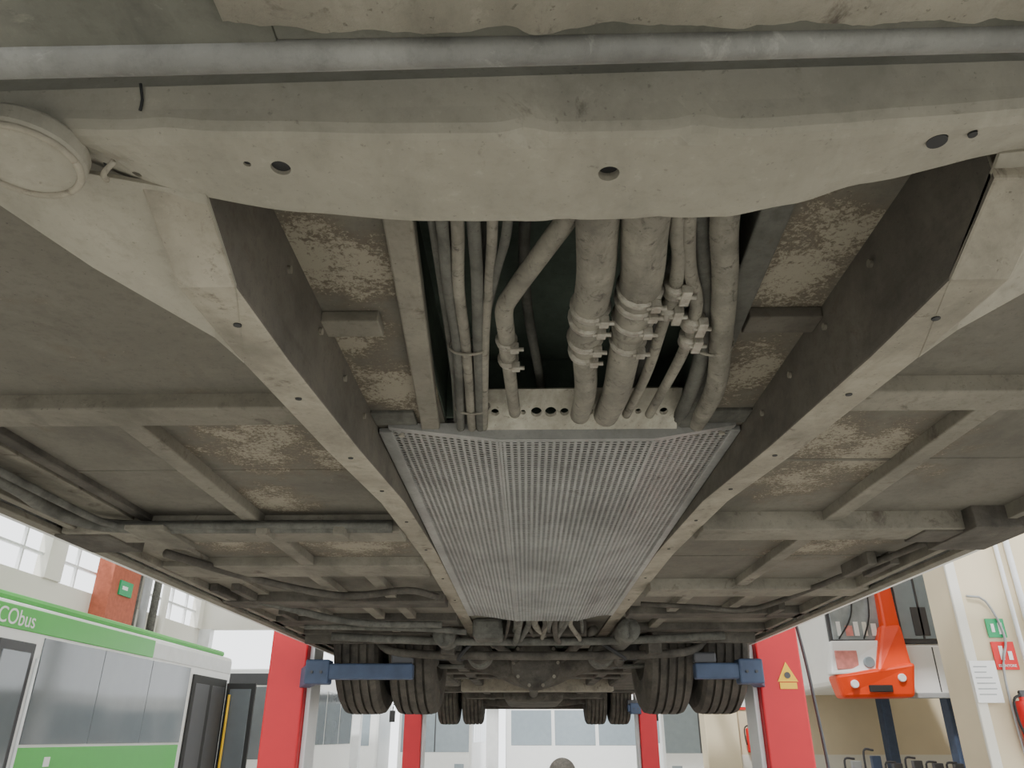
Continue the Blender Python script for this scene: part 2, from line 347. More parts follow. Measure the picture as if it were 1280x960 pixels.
ht('coolant_hose_b',[(.12,.50),(.130,.666),(.140,.762),(.1415,.832),(.142,.90)],lambda t:.0275-.002*t,'hose')
ht('coolant_pipe_b',[(.142,.84),(.142,.939),(.145,1.105),(.1445,1.262,.525)],.0225,'hose')
ht('thin_pipe_a_upper',[(.155,.50),(.163,.66),(.1775,.73),(.185,.806),(.1845,.86)],.0088,'hose')
ht('thin_pipe_a',[(.185,.80),(.184,.874),(.184,1.041),(.181,1.262,.525)],.0078,'hose')
ht('thin_pipe_b_upper',[(.165,.60),(.182,.70),(.196,.762),(.2177,.832),(.2255,.91)],.0085,'hose')
ht('thin_pipe_b',[(.222,.86),(.226,.916),(.2244,1.014),(.222,1.262,.525)],.0080,'hose')
ht('corrugated_conduit_a',[(.19,.50),(.213,.66),(.241,.779),(.2727,.939),(.300,1.10),(.318,1.34,.53)],.0160,'hose',.5,corr=.14,seg=16,pitch=.008)
ht('corrugated_conduit_b',[(.165,.50),(.1876,.66),(.217,.779),(.252,.939),(.270,1.10),(.285,1.34,.535)],.0125,'hosed',.515,corr=.14,seg=16,pitch=.008)
ht('cable_in_recess_a',[(.02,.5,.60),(.0,.9,.60),(.03,1.3,.60)],.008,'hosed'); ht('cable_in_recess_b',[(.2,.5,.60),(.22,.9,.62),(.2,1.3,.6)],.012,'hosed')
def clamp(name,x,y,h,r,w=.009):
    tube(name,[(x,y-w/2,CZ+h),(x,y,CZ+h),(x,y+w/2,CZ+h)],r+.0018,M['metal'],B,raw=True,seg=20)
    tube(name+'_lip',[(x,y-w/2-.0015,CZ+h),(x,y-w/2,CZ+h),(x,y-w/2+.001,CZ+h)],r+.0032,M['metal'],B,raw=True,seg=20)
    bx=x+r*.45
    box(name+'_screw_housing',bx,bx+.012,y-w*.8,y+w*.8,CZ+h-r-.005,CZ+h-r+.007,M['metal'],B,.001)
    tube(name+'_screw',[(bx-.005,y,CZ+h-r-.001),(bx+.019,y,CZ+h-r-.001)],.0032,M['metal'],B,step=.01,seg=8)
for i,a in enumerate([(.084,.842,.5,.0235),(.083,.872,.5,.0235),(.083,.925,.5,.0225),(.083,.965,.5,.019),(.1415,.80,.5,.0265),(.1415,.825,.5,.0265),(.142,.87,.5,.0255),(.142,.93,.5,.0235),(.185,.80,.5,.012,.02),(.1845,.85,.5,.011,.02),(.221,.88,.5,.012,.022),(.2255,.93,.5,.011,.02),(-.0265,.97,.52,.013),(-.0255,1.03,.52,.013)]):
    clamp(f'hose_clamp_{i}',*a)
def strap(name,x,y,h,rx,rz):
    tube(name,[(x+rx*math.cos(a*math.pi/16),y,CZ+h+rz*math.sin(a*math.pi/16)) for a in range(33)],.0022,M['hose'],B,raw=True,seg=6)
strap('cable_tie_left',-.083,.99,.522,.028,.013); strap('cable_tie_left_rear',-.092,1.22,.524,.03,.013)
strap('cable_tie_right',.264,.95,.505,.029,.021)
def bulk():
    x0,x1=-.078,.278
    o=hexa('hose_bulkhead_plate',[(x0,1.225,CZ+.560),(x1,1.225,CZ+.560),(x1,1.316,CZ+.512),(x0,1.316,CZ+.512),(x0,1.229,CZ+.564),(x1,1.229,CZ+.564),(x1,1.320,CZ+.516),(x0,1.320,CZ+.516)],M['plate'],B)
    cut(o,[disc('c',(x,1.272,CZ+.535),r,.1,None,seg=18) for x,r in((.020,.010),(.046,.0105),(.071,.008),(-.055,.0075),(.118,.0055),(.163,.005),(.204,.0055),(.250,.0075),(-.004,.005))])
bulk()
ubox('bulkhead_backing',-.148,.288,1.306,1.312,.54,.66,M['dark'],B)
# perforated panel with real holes
def pz(x):
    xs=[(-.252,.524),(-.215,.521),(-.047,.498),(.236,.498),(.335,.521),(.385,.524)]
    for a,b in zip(xs,xs[1:]):
        if a[0]<=x<=b[0]+1e-6: return a[1]+(b[1]-a[1])*(x-a[0])/(b[0]-a[0])
    return .524
def perf():
    nx=48; p=.637/nx; x0=-.252; y0=1.318; ny=int(2.39/p); r=p*.36
    vs=[];fs=[]
    for j in range(ny+1):
        for i in range(nx+1):
            x=x0+i*p; y=y0+j*p; vs.append((x,y,CZ+pz(x)+.0015*noise.noise(Vector((x*6,y*5,0)))))
    g=lambda i,j:j*(nx+1)+i
    for j in range(ny):
        for i in range(nx):
            b=len(vs); cx=x0+(i+.5)*p; cy=y0+(j+.5)*p; dz=.0015*noise.noise(Vector((cx*6,cy*5,0)))
            for k in range(8):
                th=-math.pi*3/4-math.pi/8+k*math.pi/4
                x=cx+r*math.cos(th); vs.append((x,cy+r*math.sin(th),CZ+pz(x)+dz))
            a0,a1,a2,a3=g(i,j),g(i+1,j),g(i+1,j+1),g(i,j+1)
            fs+=[(a0,b+1,b),(a0,a1,b+2,b+1),(a1,b+3,b+2),(a1,a2,b+4,b+3),(a2,b+5,b+4),(a2,a3,b+6,b+5),(a3,b+7,b+6),(a3,a0,b,b+7)]
    me=bpy.data.meshes.new('perforated_cover'); me.from_pydata(vs,[],fs); me.update(); me.materials.append(M['perf'])
    o=par(link(bpy.data.objects.new('perforated_cover',me)),B)
    md=o.modifiers.new('t','SOLIDIFY'); md.thickness=.0015
perf()
ubox('cover_dark_sheet',-.25,.383,1.33,3.71,.545,.552,M['black'],B,0)  # black sheet painting in the darkness seen through the perforations
for nm,xa,xb in (('l',-.255,-.047),('c',-.047,.236),('r',.236,.388)):
    hexa(f'cover_front_lip_{nm}',[(xa,1.309,CZ+pz(xa)-.0015),(xb,1.309,CZ+pz(xb)-.0015),(xb,1.324,CZ+pz(xb)-.0015),(xa,1.324,CZ+pz(xa)-.0015),(xa,1.309,CZ+.53),(xb,1.309,CZ+.53),(xb,1.324,CZ+.53),(xa,1.324,CZ+.53)],M['perf'],B)
ubox('cover_corner_left',-.278,-.20,1.25,1.308,.526,.535,M['hosed'],B); ubox('cover_corner_right',.335,.404,1.25,1.308,.526,.535,M['hosed'],B)
for x in(-.235,.37):
    disc('cover_screw',(x,1.345,CZ+.521),.006,.006,M['plate'],B,seg=8)
ubox('cover_side_strip_left',-.276,-.25,1.33,3.7,.519,.530,M['perf'],B); ubox('cover_side_strip_right',.383,.402,1.33,3.7,.519,.530,M['perf'],B)
for i,x in enumerate((-.047,.236)):
    ubox(f'cover_fold_{i}',x-.0025,x+.0025,1.318,3.71,.4955,.499,M['perf'],B,.0005)
# clutter past the cover
for i in range(14):
    x=-.08+.03*i*.85; 
    ht(f'rear_hose_{i}',[(x,3.65,.53),(x+random.uniform(-.02,.02),3.85,.50),(x+random.uniform(-.05,.05),4.1,.46+random.uniform(-.02,.03)),(x*1.4+random.uniform(-.1,.1),4.5,.50)],random.uniform(.008,.018),random.choice(['hose','hosed','hosed','grime_shade']),step=.03,seg=10)
ubox('rear_manifold',-.22,.30,4.0,4.12,.47,.54,M['grime_shade'],B); ubox('gearbox_mount',-.27,-.12,3.9,4.1,.44,.54,M['hosed'],B,.02)
ht('brake_line_left',[(-1.12,1.0),(-1.125,1.56),(-1.15,1.75),(-1.12,1.91),(-1.0,1.955),(-.85,1.955),(-.353,1.97,.505)],.017,'hosed',.502,step=.03)
ht('brake_line_left_upper',[(-1.08,1.0),(-1.09,1.6),(-1.08,1.9),(-1.0,1.93),(-.6,1.935),(-.36,1.94)],.009,'hosed',.50,step=.03)
ubox('pipe_bracket_a',-1.03,-.93,1.90,2.12,.482,.495,M['cross'],B); ubox('pipe_bracket_b',-.70,-.67,1.93,2.0,.475,.50,M['cross'],B)
ubox('pipe_bracket_c',-.50,-.47,1.93,2.0,.475,.50,M['cross'],B)
ht('wiring_loom_left',[(-1.1,2.3),(-.95,2.75),(-.7,2.95,.49),(-.45,2.9,.5),(-.36,3.1)],.013,'grime_shade',.51,step=.04)
ht('wiring_loom_right',[(.48,3.3),(.7,3.25,.49),(.95,3.3,.49),(1.1,2.7),(1.15,2.2)],.010,'grime_shade',.51,step=.04)
ht('air_line_left',[(-1.1,3.2),(-.8,3.6,.48),(-.4,3.7,.48)],.015,'hosed',.51,step=.04)
ht('cross_pipe_far',[(-1.0,4.05,.47),(-.4,4.1,.45),(.4,4.1,.45),(1.0,4.05,.47)],.02,'hosed',step=.05)
ht('cross_pipe_far_b',[(-1.1,3.9,.50),(-.5,3.85,.48),(-.30,3.9,.47)],.014,'hosed',step=.05)
# axles and wheels
def wheel(name,cx,cy,cz,r,w):
    h=w/2; p=[(-h*.55,r*.5),(-h*.9,r*.62),(-h,r*.78),(-h*.93,r*.93),(-h*.80,r*.985)]
    g=4
    for k in range(g):
        xa=-h*.70+ (k+.5)*(1.4*h/g)-.006; p+=[(xa,r),(xa,r-.015),(xa+.014,r-.015),(xa+.014,r)]
    p+=[(h*.80,r*.985),(h*.93,r*.93),(h,r*.78),(h*.9,r*.62),(h*.55,r*.5)]
    lathe_x(name+'_tyre',(cx,cy,cz),p,M['tyre'],B)
    lathe_x(name+'_rim',(cx,cy,cz),[(-h*.5,r*.52),(-h*.45,r*.45),(0,r*.42),(h*.1,.0)],M['grime_shade'],B,32)
def axle(pref,y,h,r,w,xs):
    for i,x in enumerate(xs): wheel(f'{pref}_wheel_{i}',x,y,CZ+h,r,w)
axle('drive',4.92,.615,.49,.27,(-.965,-.655,.805,1.115))
axle('rear',10.6,.64,.49,.27,(-1.0,-.69,.86,1.16))
ht('drive_axle_beam',[(-.9,4.92,.50),(-.5,4.92,.46),(-.2,4.92,.42),(.05,4.92,.38),(.3,4.92,.42),(.6,4.92,.46),(1.0,4.92,.50)],lambda t:.06+.06*math.exp(-((t-.5)/.12)**2),'grime_shade',step=.05,seg=20)
disc('differential_cover',(.05,4.80,CZ+.40),.15,.10,M['grime_shade'],B,'Y',28,.03)
for k in range(10): 
    a=k*math.pi/5; disc(f'diff_bolt_{k}',(.05+.13*math.cos(a),4.742,CZ+.40+.13*math.sin(a)),.010,.02,M['cross'],B,'Y',8)
ht('rear_axle_beam',[(-.9,10.6,.5),(0,10.6,.42),(1.0,10.6,.5)],.08,'grime_shade',step=.1)
ht('anti_roll_bar',[(-.85,4.5,.50),(-.7,4.35,.42),(-.2,4.32,.40),(.4,4.32,.40),(.85,4.35,.42),(1.0,4.5,.50)],.022,'grime_shade',step=.05)
for s,x in(('l',-.47),('r',.62)):
    q=.2 if x<0 else -.2
    disc('air_spring_'+s,(x,4.65,CZ+.47),.10,.12,M['black'],B,bevel=.02)
    disc('air_spring_rear_'+s,(x,5.25,CZ+.47),.10,.12,M['black'],B,bevel=.02)
    slant('trailing_arm_'+s,x+.05,x+.05,4.2,5.4,.035,.40,.47,'grime_shade')
    ht('shock_absorber_'+s,[(x-.1,4.4,.54),(x-.08,4.75,.40)],.03,'hosed',step=.1)
    disc('brake_chamber_'+s,(x+q,4.62,CZ+.43),.075,.13,M['hosed'],B,'Y',24,.02)
    disc('brake_chamber_spring_'+s,(x+q,4.50,CZ+.43),.06,.08,M['grime_shade'],B,'Y',24,.02)
    ht('brake_hose_'+s,[(x+q,4.46,.43),(x+q/2,4.3,.38),(x*.6,4.25,.47),(x*.5,4.4,.54)],.010,'black',step=.03)
    ht('radius_rod_'+s,[(x*.55,4.05,.50),(.05+x*.25,4.75,.42)],.022,'grime_shade',step=.1)
    ubox('wheel_arch_front_'+s,*((-1.2,-.52) if s=='l' else (.67,1.22)),4.28,4.31,.46,.55,M['grime_shade'],B)
    ubox('u_bolt_plate_'+s,x-.07,x+.09,4.84,5.0,.385,.40,M['hosed'],B,.005)
for i,(x,y,h,L) in enumerate([(-.42,4.0,.47,.5),(.5,3.9,.48,.45)]):
    tube(f'air_tank_{i}',[(x,y,CZ+h),(x,y+.03,CZ+h),(x,y+L-.03,CZ+h),(x,y+L,CZ+h)],lambda t:.03 if t in(0,1) else .055,M['hosed'],B,step=.1,seg=18)
for i,(y,h,x0,x1) in enumerate([(5.8,.42,-.85,.95),(6.6,.44,-1.1,1.15),(7.6,.39,-.62,.80),(8.3,.42,-1.1,1.15),(9.2,.40,-.7,.85),(11.4,.36,-1.0,1.1),(12.05,.38,-1.28,1.28)]):
    ubox(f'rear_crossmember_{i}',x0,x1,y,y+.16,h,h+.14,M['rail' if i==2 else 'grime_shade'],B,.01)
for i,x in enumerate((-.45,.58)):
    ubox(f'rear_rail_{i}',x-.04,x+.04,5.3,12,.44,.56,M['grime_shade'],B,.01)
ubox('sump_and_gearbox',-.25,.38,8.5,10.2,.34,.56,M['grime_shade'],B,.05)
ht('propshaft',[(.05,5.1,.42),(.06,8.5,.42)],.05,'grime_shade',step=.5)
ubox('tank_left',-1.15,-.6,5.6,7.4,.42,.56,M['grime_shade'],B,.03); ubox('tank_right',.75,1.2,5.6,8.2,.43,.56,M['grime_shade'],B,.03)
# ------------------------------------------------------------------ vehicle lift columns
def column(x0,x1,y,xo,xi_,full=True):
    # xo/xi_: outer and inner ends of the fork in front of the tyre
    g=group('vehicle_lift_column',((x0+x1)/2,y+.2,0))
    s=1 if x0<0 else -1
    box('mast',x0,x1,y,y+.34,.06,3.4,M['red'],g,.01)
    box('mast_cap',x0-.01,x1+.01,y-.01,y+.35,3.4,3.46,M['red'],g,.01)
    xi=x1 if s>0 else x0
    box('guide_channel',*sorted((xi+s*.002,xi+s*.03)),y+.06,y+.28,.2,CZ+.62,M['steelw'],g,.004)
    box('base_plate',x0-.15,x1+.15,y-.3,y+.7,0,.06,M['red'],g,.01)
    box('lift_arm',*sorted((xo,xi_)),y-.50,y-.42,CZ+.285,CZ+.365,M['blue'],g,.01)
    box('arm_knuckle',*sorted((xo,xo+s*.13)),y-.51,y-.41,CZ+.26,CZ+.385,M['blue'],g,.01)
    w=.035
    hexa('arm_link',[(xi+s*.0-w,y+.02,CZ+.27),(xi+w,y+.02,CZ+.27),(xo+s*.05+w,y-.45,CZ+.27),(xo+s*.05-w,y-.45,CZ+.27),(xi-w,y+.02,CZ+.38),(xi+w,y+.02,CZ+.38),(xo+s*.05+w,y-.45,CZ+.38),(xo+s*.05-w,y-.45,CZ+.38)],M['blue'],g,.005)
    box('arm_pad',*sorted((xi_-s*.12,xi_)),y-.49,y-.43,CZ+.365,CZ+.42,M['dgrey'],g,.01)
    for k in range(2): disc(f'arm_bolt_{k}',(xo+s*(.04+.05*k),y-.512,CZ+.32),.008,.012,M['dgrey'],g,'Y',8)
    return g
c1=column(-1.56,-1.335,4.85,-1.20,-.62); c2=column(1.375,1.635,4.85,1.26,.90); column(-1.58,-1.36,10.6,-1.3,-1.15); column(1.42,1.64,10.6,1.38,1.22)
mesh('warning_triangle',[(1.48,4.845,CZ+.30),(1.60,4.845,CZ+.30),(1.54,4.845,CZ+.41),(1.48,4.85,CZ+.30),(1.60,4.85,CZ+.30),(1.54,4.85,CZ+.41)],[(0,1,2),(3,4,5),(0,1,4,3),(1,2,5,4),(2,0,3,5)],M['yellow'],c2)
box('warning_label',1.49,1.59,4.844,4.849,CZ+.26,CZ+.295,M['yellow'],c2)
disc('warning_eye',(1.54,4.842,CZ+.335),.018,.003,M['dgrey'],c2,'Y')
tube('hanging_cable',[(1.66,4.95,CZ+.75),(1.69,4.9,CZ+.3),(1.72,4.9,CZ-.4),(1.68,4.95,.5)],.010,M['dgrey'],c2,step=.05,seg=8)
# ------------------------------------------------------------------ workshop shell
box('floor',-14,14,-10,45,-.1,0,M['concrete'])
CE=6.3
C=group('ceiling',(0,10,CE))
y=-8; i=0
while y<24:
    box(f'roof_slab_{i}',-10.2,9.2,y,y+2.2,CE,CE+.15,M['wallw'],C); box(f'roof_beam_{i}',-10,9,y+2.25,y+2.45,CE-.5,CE,M['steelw'],C,.01)
    if y<20:
        for x in (-7.5,-3.5,3.2): box(f'strip_light_{i}_{x}',x,x+.15,y+1.4,y+3.3,CE-.56,CE-.5,M['lamp'],C)
    y+=3.6; i+=1
for k,x in enumerate((-8,-5,-2,2.5,5.5,8)): box(f'purlin_{k}',x,x+.12,-8,24,CE-.15,CE-.02,M['steelw'],C)
W=group('wall_left',(-10,8,3))
box('lower_wall',-10.2,-10,-8,24,0,4.6,M['wallw'],W); box('upper_wall',-10.2,-10,-8,24,5.6,CE,M['wallw'],W)
for k in range(9): box(f'pier_{k}',-10.2,-9.95,-8+k*4-.3,-8+k*4+.3,4.6,5.6,M['wallw'],W)
for k in range(32): box(f'mullion_{k}',-10.15,-10.08,-8+k,-8+k+.05,4.6,5.6,M['steelw'],W)
box('mullion_rail',-10.15,-10.07,-8,24,5.05,5.1,M['steelw'],W)
box('brick_pier',-10.0,-9.6,17.7,19.0,0,CE,M['brick'],W)
for k in range(4): tube(f'wall_pipe_{k}',[(-9.8,19.3+k*.55,0),(-9.8,19.3+k*.55,CE)],.10,M[('hosed','grey','hosed','wallw')[k]],W,step=2)
es=group('exit_sign',(-9.55,18.3,4.7)); box('panel',-9.6,-9.56,18.05,18.65,4.65,4.98,M['signgreen'],es); box('arrow',-9.56,-9.55,18.15,18.4,4.78,4.86,M['white'],es)
WR=group('wall_right',(9,8,3)); box('wall_body',9,9.2,8,24,0,CE,M['wall'],WR)
P=group('wall_pier_right',(6,8.3,3)); box('pier_body',4.32,9,8.0,8.5,0,CE,M['wall'],P,.02); box('pier_edge_strip',4.30,4.40,7.96,8.0,0,CE,M['wallw'],P,.01)
tube('conduit_a',[(4.86,7.95,0),(4.86,7.95,CE)],.022,M['steelw'],P,step=2); tube('conduit_b',[(4.98,7.95,0),(4.98,7.95,CE)],.03,M['steelw'],P,step=2)
tube('bent_cable',[(4.45,7.97,2.9),(4.62,7.96,2.85),(4.72,7.96,2.5),(4.62,7.96,2.1),(4.64,7.96,1.0)],.012,M['grey'],P,step=.05,seg=8)
W3=group('wall_rear_right',(6,16.6,3)); box('wall_panel',4.1,9,16.5,16.8,0,CE,M['wall'],W3); box('corner_pillar',3.45,4.1,16.3,16.8,0,CE,M['wall'],W3,.02)
box('wall_dado',4.1,9,16.49,16.5,0,1.3,M['wallw'],W3); 
for k,(x,z) in enumerate(((4.9,1.9),(5.3,1.95),(4.75,2.3),(8.0,3.2))): box(f'switch_box_{k}',x,x+.14,16.42,16.5,z,z+.2,M['white'],W3,.01)
tube('wall_conduit',[(4.6,16.45,0),(4.6,16.45,3.6),(4.6,16.45,3.9),(4.9,16.45,4.0),(8.8,16.45,4.0)],.03,M['steelw'],W3,step=.2,seg=8)
WB=group('wall_far',(0,24,3))
box('lintel',-10.2,9.2,24,24.3,4.6,CE,M['wallw'],WB)
for k,x in enumerate((-10,-5.2,-1.2,3.2,8)): box(f'door_pier_{k}',x,x+.35,24,24.3,0,4.6,M['steelw'],WB)
def sign(name,x0,x1,y,z0,z1,mat):
    g=group(name,((x0+x1)/2,y,z0)); box('panel',x0,x1,y-.012,y,z0,z1,mat,g,.003); return g
g=sign('exit_sign',4.58,4.76,7.99,2.50,2.68,M['signgreen'])
box('running_figure_body',4.62,4.65,7.972,7.978,2.55,2.63,M['white'],g); box('door_pictogram',4.69,4.73,7.972,7.978,2.53,2.64,M['white'],g)
g=sign('fire_extinguisher_sign',4.58,4.80,7.99,2.20,2.46,M['signred'])
box('extinguisher_pictogram',4.64,4.68,7.972,7.978,2.29,2.42,M['white'],g,.003); box('flame_pictogram',4.72,4.76,7.972,7.978,2.29,2.37,M['white'],g)
text('sign_text','ESTINTORE',.034,(4.60,7.975,2.225),(R(90),0,0),M['white'],g)
g=sign('wall_notice',4.30,4.55,7.95,1.90,2.28,M['white'])
for k in range(6): box(f'notice_line_{k}',4.33,4.33+random.uniform(.1,.19),7.935,7.9375,2.22-.05*k,2.23-.05*k,M['grey'],g)
def ext(x,y,z):
    g=group('fire_extinguisher',(x,y,z))
    tube('cylinder',[(x,y,z),(x,y,z+.02),(x,y,z+.36),(x,y,z+.42),(x,y,z+.45)],lambda t:.075 if .02<t<.85 else (.06 if t<=.02 else .03),M['signred'],g,step=.03,seg=20)
    box('valve',x-.02,x+.02,y-.02,y+.02,z+.44,z+.50,M['dgrey'],g); box('handle',x-.02,x+.08,y-.012,y+.012,z+.49,z+.51,M['dgrey'],g,.004)
    tube('hose',[(x-.02,y-.02,z+.47),(x-.10,y-.03,z+.42),(x-.11,y-.04,z+.25),(x-.09,y-.05,z+.12)],.012,M['black'],g,step=.02,seg=8)
    box('label',x-.045,x+.045,y-.08,y-.07,z+.14,z+.28,M['white'],g); box('wall_hook',x-.02,x+.02,y,y+.12,z+.38,z+.42,M['grey'],g)
ext(4.70,7.9,1.50); ext(4.33,16.4,1.35)
g=sign('fire_extinguisher_sign',4.15,4.40,16.49,2.10,2.4,M['signred']); box('pictogram',4.2,4.35,16.47,16.478,2.15,2.35,M['white'],g)
# ------------------------------------------------------------------ generic bus
def bus(name,x0,x1,y0,y1,z0,z1,body,band=None,glass='glass'):
    g=group(name,((x0+x1)/2,(y0+y1)/2,z0)); t=.012
    box('body_shell',x0,x1,y0,y1,z0,z1,M[body],g,.10)
    H=z1-z0; wz0=z0+H*.42; wz1=z0+H*.86
    for nm,xa in(('l',x0),('r',x1)):
        n=max(1,int((y1-y0)/1.5))
        for k in range(n):
            a=y0+.35+k*(y1-y0-.5)/n; b=a+(y1-y0-.5)/n-.08
            box(f'side_window_{nm}{k}',xa-t,xa+t,a,b,wz0,wz1,M[glass],g,.01)
    box('windscreen',x0+.10,x1-.10,y0-t,y0+t,z0+H*.32,wz1,M[glass],g,.01)
    box('destination_sign',x0+.4,x1-.4,y0-t-.002,y0+t,wz1+.03,z1-.10,M['dgrey'],g,.005)
    box('screen_pillar',(x0+x1)/2-.02,(x0+x1)/2+.02,y0-t-.004,y0,z0+H*.32,wz1,M['dgrey'],g)
    for k,(a) in enumerate((x0+.25,x1-.55)):
        box(f'headlight_{k}',a,a+.3,y0-t-.004,y0,z0+.35,z0+.52,M['glassl'],g,.02)
    box('bumper',x0+.02,x1-.02,y0-.05,y0+.05,z0-.02,z0+.28,M[band or 'grey'],g,.03)
    for nm,xa in(('l',x0+.14),('r',x1-.14)):
        for k,yy in enumerate((y0+2.2,y1-2.6)):
            if y0+.6<yy<y1-.6:
                h=.13;r=.48;p=[(-h,.2),(-h,r*.9),(-h*.8,r),(h*.8,r),(h,r*.9),(h,.2)]
                lathe_x(f'wheel_{nm}{k}',(xa,yy,z0+.18),p,M['tyre'],g,32)
    for nm,xa,s in(('l',x0,-1),('r',x1,1)):
        tube('mirror_arm_'+nm,[(xa,y0+.05,z1-.4),(xa+s*.15,y0-.2,z1-.4),(xa+s*.18,y0-.25,z1-.6)],.02,M['black'],g,step=.05,seg=8)
        box('mirror_'+nm,xa+s*.18-.09,xa+s*.18+.09,y0-.30,y0-.22,z1-.95,z1-.6,M['black'],g,.02)
    return g
GB=group('green_bus',(-6.75,9,0)); X=-5.5
box('body_shell',-8.0,X,2.5,15.0,.32,2.95,M['white'],GB,.08)
box('roof_band',X-.02,X+.012,2.6,11.7,2.66,2.90,M['green'],GB,.01); box('roof_band_grey',X-.02,X+.010,11.7,14.9,2.66,2.88,M['steelw'],GB,.01)
box('roof_cap',-7.8,X-.1,2.7,14.8,2.95,3.05,M['green'],GB,.05)
box('sill_band',X-.02,X+.012,8.95,13.1,1.15,1.50,M['green'],GB,.01); box('lower_band',X-.02,X+.010,2.6,14.9,.40,1.12,M['white'],GB,.01)
yy=8.98
for k in range(3):
    box(f'side_window_{k}',X-.02,X+.014,yy,yy+1.37,1.53,2.63,M['glass'],GB,.004); yy+=1.38
for k in range(4): box(f'side_window_front_{k}',X-.02,X+.014,2.8+k*1.15,3.88+k*1.15,1.5,2.63,M['glass'],GB,.008)
for k,a in enumerate((7.55,8.2)):
    box(f'door_frame_{k}',X-.02,X+.016,a,a+.64,.42,2.55,M['dgrey'],GB,.01); box(f'door_glass_{k}',X,X+.022,a+.07,a+.57,.55,2.45,M['glass'],GB,.008)
box('far_door_frame',X-.02,X+.03,13.25,14.75,.42,2.55,M['black'],GB,.01)
for k,a in enumerate((13.35,14.08)): box(f'far_door_glass_{k}',X,X+.036,a,a+.6,.55,2.42,M['dgrey'],GB,.008)
box('open_door_leaf',X+.02,X+.55,14.78,14.84,.42,2.5,M['black'],GB,.01); box('open_door_leaf_glass',X+.09,X+.48,14.765,14.79,.6,2.4,M['glass'],GB,.005)
tube('door_handle_pole',[(X+.12,14.70,.7),(X+.12,14.70,2.3)],.022,M['yellow'],GB,step=.5,seg=10)
tube('door_handle_pole_front',[(X+.05,8.86,.7),(X+.05,8.86,2.4)],.02,M['steelw'],GB,step=.5,seg=10)
text('fleet_lettering','ECObus',.23,(X+.014,8.72,2.70),(R(90),0,R(90)),M['white'],GB,'RIGHT')
box('operator_emblem',X+.012,X+.016,9.5,9.62,1.30,1.40,M['white'],GB)
for k,yw in enumerate((5.6,11.6)):
    h=.13;r=.48; lathe_x(f'wheel_{k}',(X-.13,yw,.48),[(-h,.2),(-h,r*.9),(-h*.8,r),(h*.8,r),(h,r*.9),(h,.2)],M['tyre'],GB,32)
    lathe_x(f'offside_wheel_{k}',(-7.87,yw,.48),[(-.13,.2),(-.13,.43),(-.1,.48),(.1,.48),(.13,.43),(.13,.2)],M['tyre'],GB,32)
bus('white_bus',-7.2,-4.85,18.0,23.0,.32,3.0,'white')
# orange raised bus at right
OB=group('orange_bus',(6.2,15,2.2))
box('body_shell',4.92,7.2,13.1,16.2,2.35,5.1,M['white'],OB,.08)
hexa('front_bumper',[(4.95,13.0,2.16),(5.96,12.72,2.16),(5.99,13.2,2.16),(4.95,13.3,2.16),(4.86,12.90,2.50),(6.02,12.62,2.66),(6.02,13.2,2.66),(4.86,13.3,2.50)],M['orange'],OB,.05)
hexa('front_corner_panel',[(5.45,12.74,2.52),(6.0,12.68,2.52),(6.02,13.2,2.52),(5.45,13.2,2.52),(5.72,12.88,3.25),(6.0,12.80,3.25),(6.02,13.2,3.25),(5.72,13.2,3.25)],M['orange'],OB,.05)
hexa('corner_pillar',[(5.74,12.86,3.1),(6.0,12.82,3.1),(6.02,13.2,3.1),(5.74,13.2,3.1),(5.82,13.0,5.1),(6.0,12.98,5.1),(6.02,13.2,5.1),(5.82,13.2,5.1)],M['orange'],OB,.04)
box('windscreen_surround',4.92,5.82,13.05,13.12,2.98,5.0,M['dgrey'],OB,.01)
box('windscreen',4.97,5.78,13.03,13.10,3.04,4.9,M['glassp'],OB,.01)
for k in range(5): box(f'windscreen_notice_{k}',5.05+.14*k,5.05+.14*k+random.uniform(.06,.12),13.02,13.03,3.1,3.1+random.uniform(.1,.3),M[('white','pink','white','wallw','white')[k]],OB)
hexa('front_apron',[(4.80,12.90,2.50),(5.50,12.82,2.52),(5.56,13.12,2.52),(4.80,13.12,2.5),(4.90,12.98,3.02),(5.74,12.92,3.02),(5.74,13.12,3.02),(4.90,13.12,3.02)],M['white'],OB,.03)
box('advert_panel',4.90,5.25,12.88,12.91,2.58,2.86,M['pink'],OB,.01); disc('headlight_a',(5.40,12.85,2.68),.085,.05,M['glassl'],OB,'Y',24,.01); disc('headlight_b',(5.80,12.70,2.44),.06,.05,M['white'],OB,'Y',24,.01); disc('headlight_c',(5.12,12.86,2.36),.06,.06,M['white'],OB,'Y',24,.01)
box('bumper_grille',5.30,5.65,12.74,12.80,2.24,2.34,M['black'],OB,.01)
for k in(0,1): tube(f'wiper_{k}',[(5.05+.4*k,13.0,3.05),(5.3+.3*k,13.0,3.4),(5.40+.25*k,13.0,3.9)],.012,M['black'],OB,step=.1,seg=6)
box('door_surround',6.03,6.88,13.05,13.12,2.98,4.35,M['dgrey'],OB,.01); box('door_window',6.10,6.80,13.03,13.12,3.05,4.2,M['glassl'],OB,.01); box('lower_side_panel',6.03,7.05,13.0,13.12,2.22,2.95,M['white'],OB,.02)
box('driver_seat_back',6.3,6.55,13.015,13.03,3.1,3.55,M['dgrey'],OB,.01); box('window_bar',6.42,6.45,13.015,13.03,3.05,4.2,M['dgrey'],OB)
box('side_sill',6.0,7.1,12.98,13.1,2.16,2.24,M['grey'],OB,.01); box('panel_gap',6.5,6.515,12.99,13.0,2.25,2.92,M['dgrey'],OB)
tube('mirror_arm',[(5.0,13.0,4.4),(4.7,12.8,4.3),(4.65,12.75,3.9)],.025,M['black'],OB,step=.05)
box('mirror',4.55,4.75,12.72,12.80,3.4,3.9,M['black'],OB,.03)
